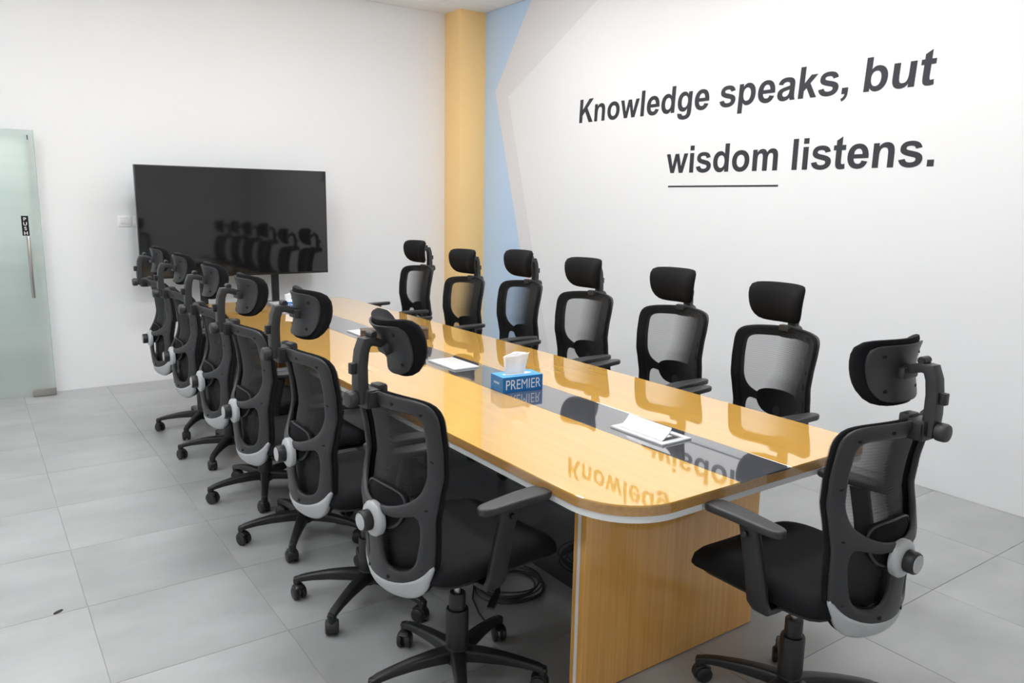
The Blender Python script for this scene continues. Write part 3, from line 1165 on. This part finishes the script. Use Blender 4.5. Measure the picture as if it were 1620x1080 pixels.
    di = obj('lumbar_dial', (MB().lathe([(.054, -.012), (.055, .002), (.052, .007), (.040, .013), (.034, .015)], 28, q), M['silver']), root)
    kb = obj('dial_knob', (MB().lathe([(.030, .010), (.032, .014), (.032, .038), (.029, .043), (.026, .044)], 24, q), M['plastic_dark']), di)
    obj('dial_cap', (MB().lathe([(.0255, .043), (.025, .0455), (.020, .0465)], 24, q), M['silver']), di)
    # silver lip round the bottom
    trim = chaikin([(0, .421), (.07, .422), (.124, .436), (.158, .468), (.175, .510), (.188, .560), (.176, .552), (.156, .523), (.122, .495),
                    (.07, .479), (0, .474)] + [(-x, y) for x, y in [(.07, .479), (.122, .495), (.156, .523), (.176, .552), (.188, .560), (.175, .510),
                    (.158, .468), (.124, .436), (.07, .422)]], 2)
    obj('bottom_trim', (plate(trim, [], back_surf(-.004), .0125, .022, .010, .03, .014, .35), M['silver'], 50), root)
    # --- headrest: clamp, arm, tilting pad
    cl_ = MB().box(-.038, .038, -.350, -.300, 1.015, 1.072, .010)
    cl_.box(-.026, .026, -.304, -.272, 1.050, 1.080, .008)
    cb = obj('headrest_clamp', (cl_, M['plastic'], 35), root)
    for s in (-1, 1):
        obj('clamp_plate', (MB().box(.041 * s - .003, .041 * s + .003, -.345, -.308, 1.020, 1.066, .002), M['plastic_dark'], 30), cb)
    obj('clamp_knob', (MB().lathe([(.018, 0), (.024, .003), (.025, .010), (.025, .024), (.022, .030), (.017, .032)], 20,
                                  Matrix.Translation((0, -.364, 1.046)) @ Matrix.Rotation(PI / 2, 4, 'X')), M['plastic']), cb)
    arm = MB()
    path = [(0, -.346, 1.030), (0, -.350, 1.09), (0, -.349, 1.14), (0, -.344, 1.18), (0, -.334, 1.206), (0, -.314, 1.208), (0, -.285, 1.199), (0, -.262, 1.192)]
    vs_, fs = [], []
    n = len(path)
    K = len(RQ)
    for i, p in enumerate(path):
        p = Vector(p)
        t_ = (Vector(path[min(i + 1, n - 1)]) - Vector(path[max(i - 1, 0)])).normalized()
        sd = Vector((1, 0, 0))
        fr_ = t_.cross(sd)
        wd = (.021, .021, .0205, .020, .020, .019, .018, .017)[i]
        th = (.017, .017, .016, .016, .017, .013, .012, .011)[i]
        for (x, y) in RQ:
            vs_.append(p + sd * x * wd + fr_ * y * th)
    for i in range(n - 1):
        for j in range(K):
            fs.append([i * K + j, i * K + (j + 1) % K, (i + 1) * K + (j + 1) % K, (i + 1) * K + j])
    fs += [list(range(K)), [(n - 1) * K + j for j in range(K)]]
    arm.add(vs_, fs)
    ao = obj('headrest_arm', (arm, M['plastic'], 40), root)
    obj('adjustment_tab', (MB().box(-.010, .010, -.382, -.362, 1.118, 1.150, .003), M['plastic_dark'], 30), ao)
    obj('pivot_cap', (MB().lathe([(.009, -.018), (.011, -.016), (.011, .016), (.009, .018)], 14,
                                 Matrix.Translation((0, -.312, 1.226)) @ Matrix.Rotation(PI / 2, 4, 'Y')), M['plastic_dark']), ao)
    # headrest pad, local to its pivot
    PV = Vector((0, -.262, 1.188))

    def hr(off, kx=2.5, kz=2.6):
        def f(u, v):
            b = off - kx * u * u + kz * v * v
            n_ = Vector((2 * kx * u, -1, 2 * kz * v)).normalized()
            return Vector((u, -b, v)), n_
        return f
    cush = chaikin(mirror_x([(0, -0.0911), (.065, -0.0911), (.106, -0.0828), (.128, -0.0493), (.137, 0.0000), (.143, 0.0512), (.138, 0.0763), (.110, 0.0865), (0, 0.0874)]), 2)
    hp = chaikin(mirror_x([(0, -0.0800), (.062, -0.0800), (.096, -0.0716), (.113, -0.0418), (.121, 0.0000), (.127, 0.0446), (.122, 0.0651), (.098, 0.0744), (0, 0.0753)]), 2)
    hc = obj('headrest_cushion', (plate(cush, [], hr(-.028), .022, .026, .034, .03, .02, .18), M['fabric'], 60), root, PV)
    pl = obj('headrest_plate', (plate(hp, [], hr(-.004), .006, .006, .007, .03, .018, .3), M['plastic'], 50), root, PV)
    s2 = hr(.0025)
    for (u, v) in ((.085, .045), (.075, -.052), (-.085, .045), (-.075, -.052)):
        P, N = s2(u, v)
        q = Matrix.Translation(P) @ N.to_track_quat('Z', 'Y').to_matrix().to_4x4()
        obj('screw', (MB().lathe([(.006, -.002), (.0062, .0006), (.004, .0009)], 10, q), M['hole'], 0), pl)
    obj('pivot_boss', (MB().box(-.036, .036, -.020, .004, -.018, .014, .006), M['plastic'], 30), pl)
    base = {o.name for o in base_parts}
    return root


chair0 = build_chair()
BASE = ('leg', 'base_hub', 'gas_lift')
# x, y, facing, lift, base angle, headrest tilt, label
L_, R_ = 'black mesh chair on the table\'s left side, ', 'black mesh chair on the lettered-wall side, '
CH = [
    (-.012, -.766, -.013, -.010, .72, 0, 'black mesh office chair alone at the near end of the table, facing the television'),
    (.715, .040, -1.482, .0, .70, 22, L_ + 'nearest the camera, headrest tilted back'),
    (1.386, .055, -1.575, .010, 1.60, 0, L_ + 'second from the camera'),
    (2.110, .055, -1.554, 0, 1.95, 0, L_ + 'third from the camera'),
    (2.760, .040, -1.586, 0, 2.2, 0, L_ + 'fourth from the camera'),
    (3.509, .025, -1.579, 0, 1.9, 0, L_ + 'second from the television'),
    (4.197, .020, -1.577, 0, 1.9, 0, L_ + 'nearest the television'),
    (.825, -1.500, 1.575, -.010, .3, 0, R_ + 'below the words, nearest the camera'),
    (1.470, -1.530, 1.66, .004, .9, 0, R_ + 'second from the camera'),
    (2.155, -1.500, 1.67, .010, .5, 0, R_ + 'third from the camera, before plain white wall'),
    (2.835, -1.500, 1.598, .016, .2, 0, R_ + 'seen against the blue painted strip'),
    (3.530, -1.505, 1.70, -.022, .8, 0, R_ + 'seen against the orange column'),
    (4.270, -1.495, 1.649, .006, .4, 0, R_ + 'nearest the television, seen against white back wall'),
]
for i, (x, y, yaw, dz, ba, tilt, lab) in enumerate(CH):
    c = dup(chair0)
    c.location = (x, y, 0)
    c.rotation_euler = (0, 0, yaw - PI / 2)
    tag(c, lab, 'chair', 'black mesh office chairs around the table')
    k = 0
    for ch in c.children:
        nm = ch.name.split('.')[0]
        if nm in BASE:
            if nm == 'leg':
                ch.rotation_euler = (0, 0, ba + 2 * PI * k / 5)
                k += 1
        else:
            ch.location.z += dz
        if tilt and nm in ('headrest_cushion', 'headrest_plate'):
            ch.rotation_euler = (math.radians(tilt), 0, math.radians(-.6 * tilt))
def kill(o):
    for ch in list(o.children):
        kill(ch)
    bpy.data.objects.remove(o)
kill(chair0)
bpy.context.view_layer.update()
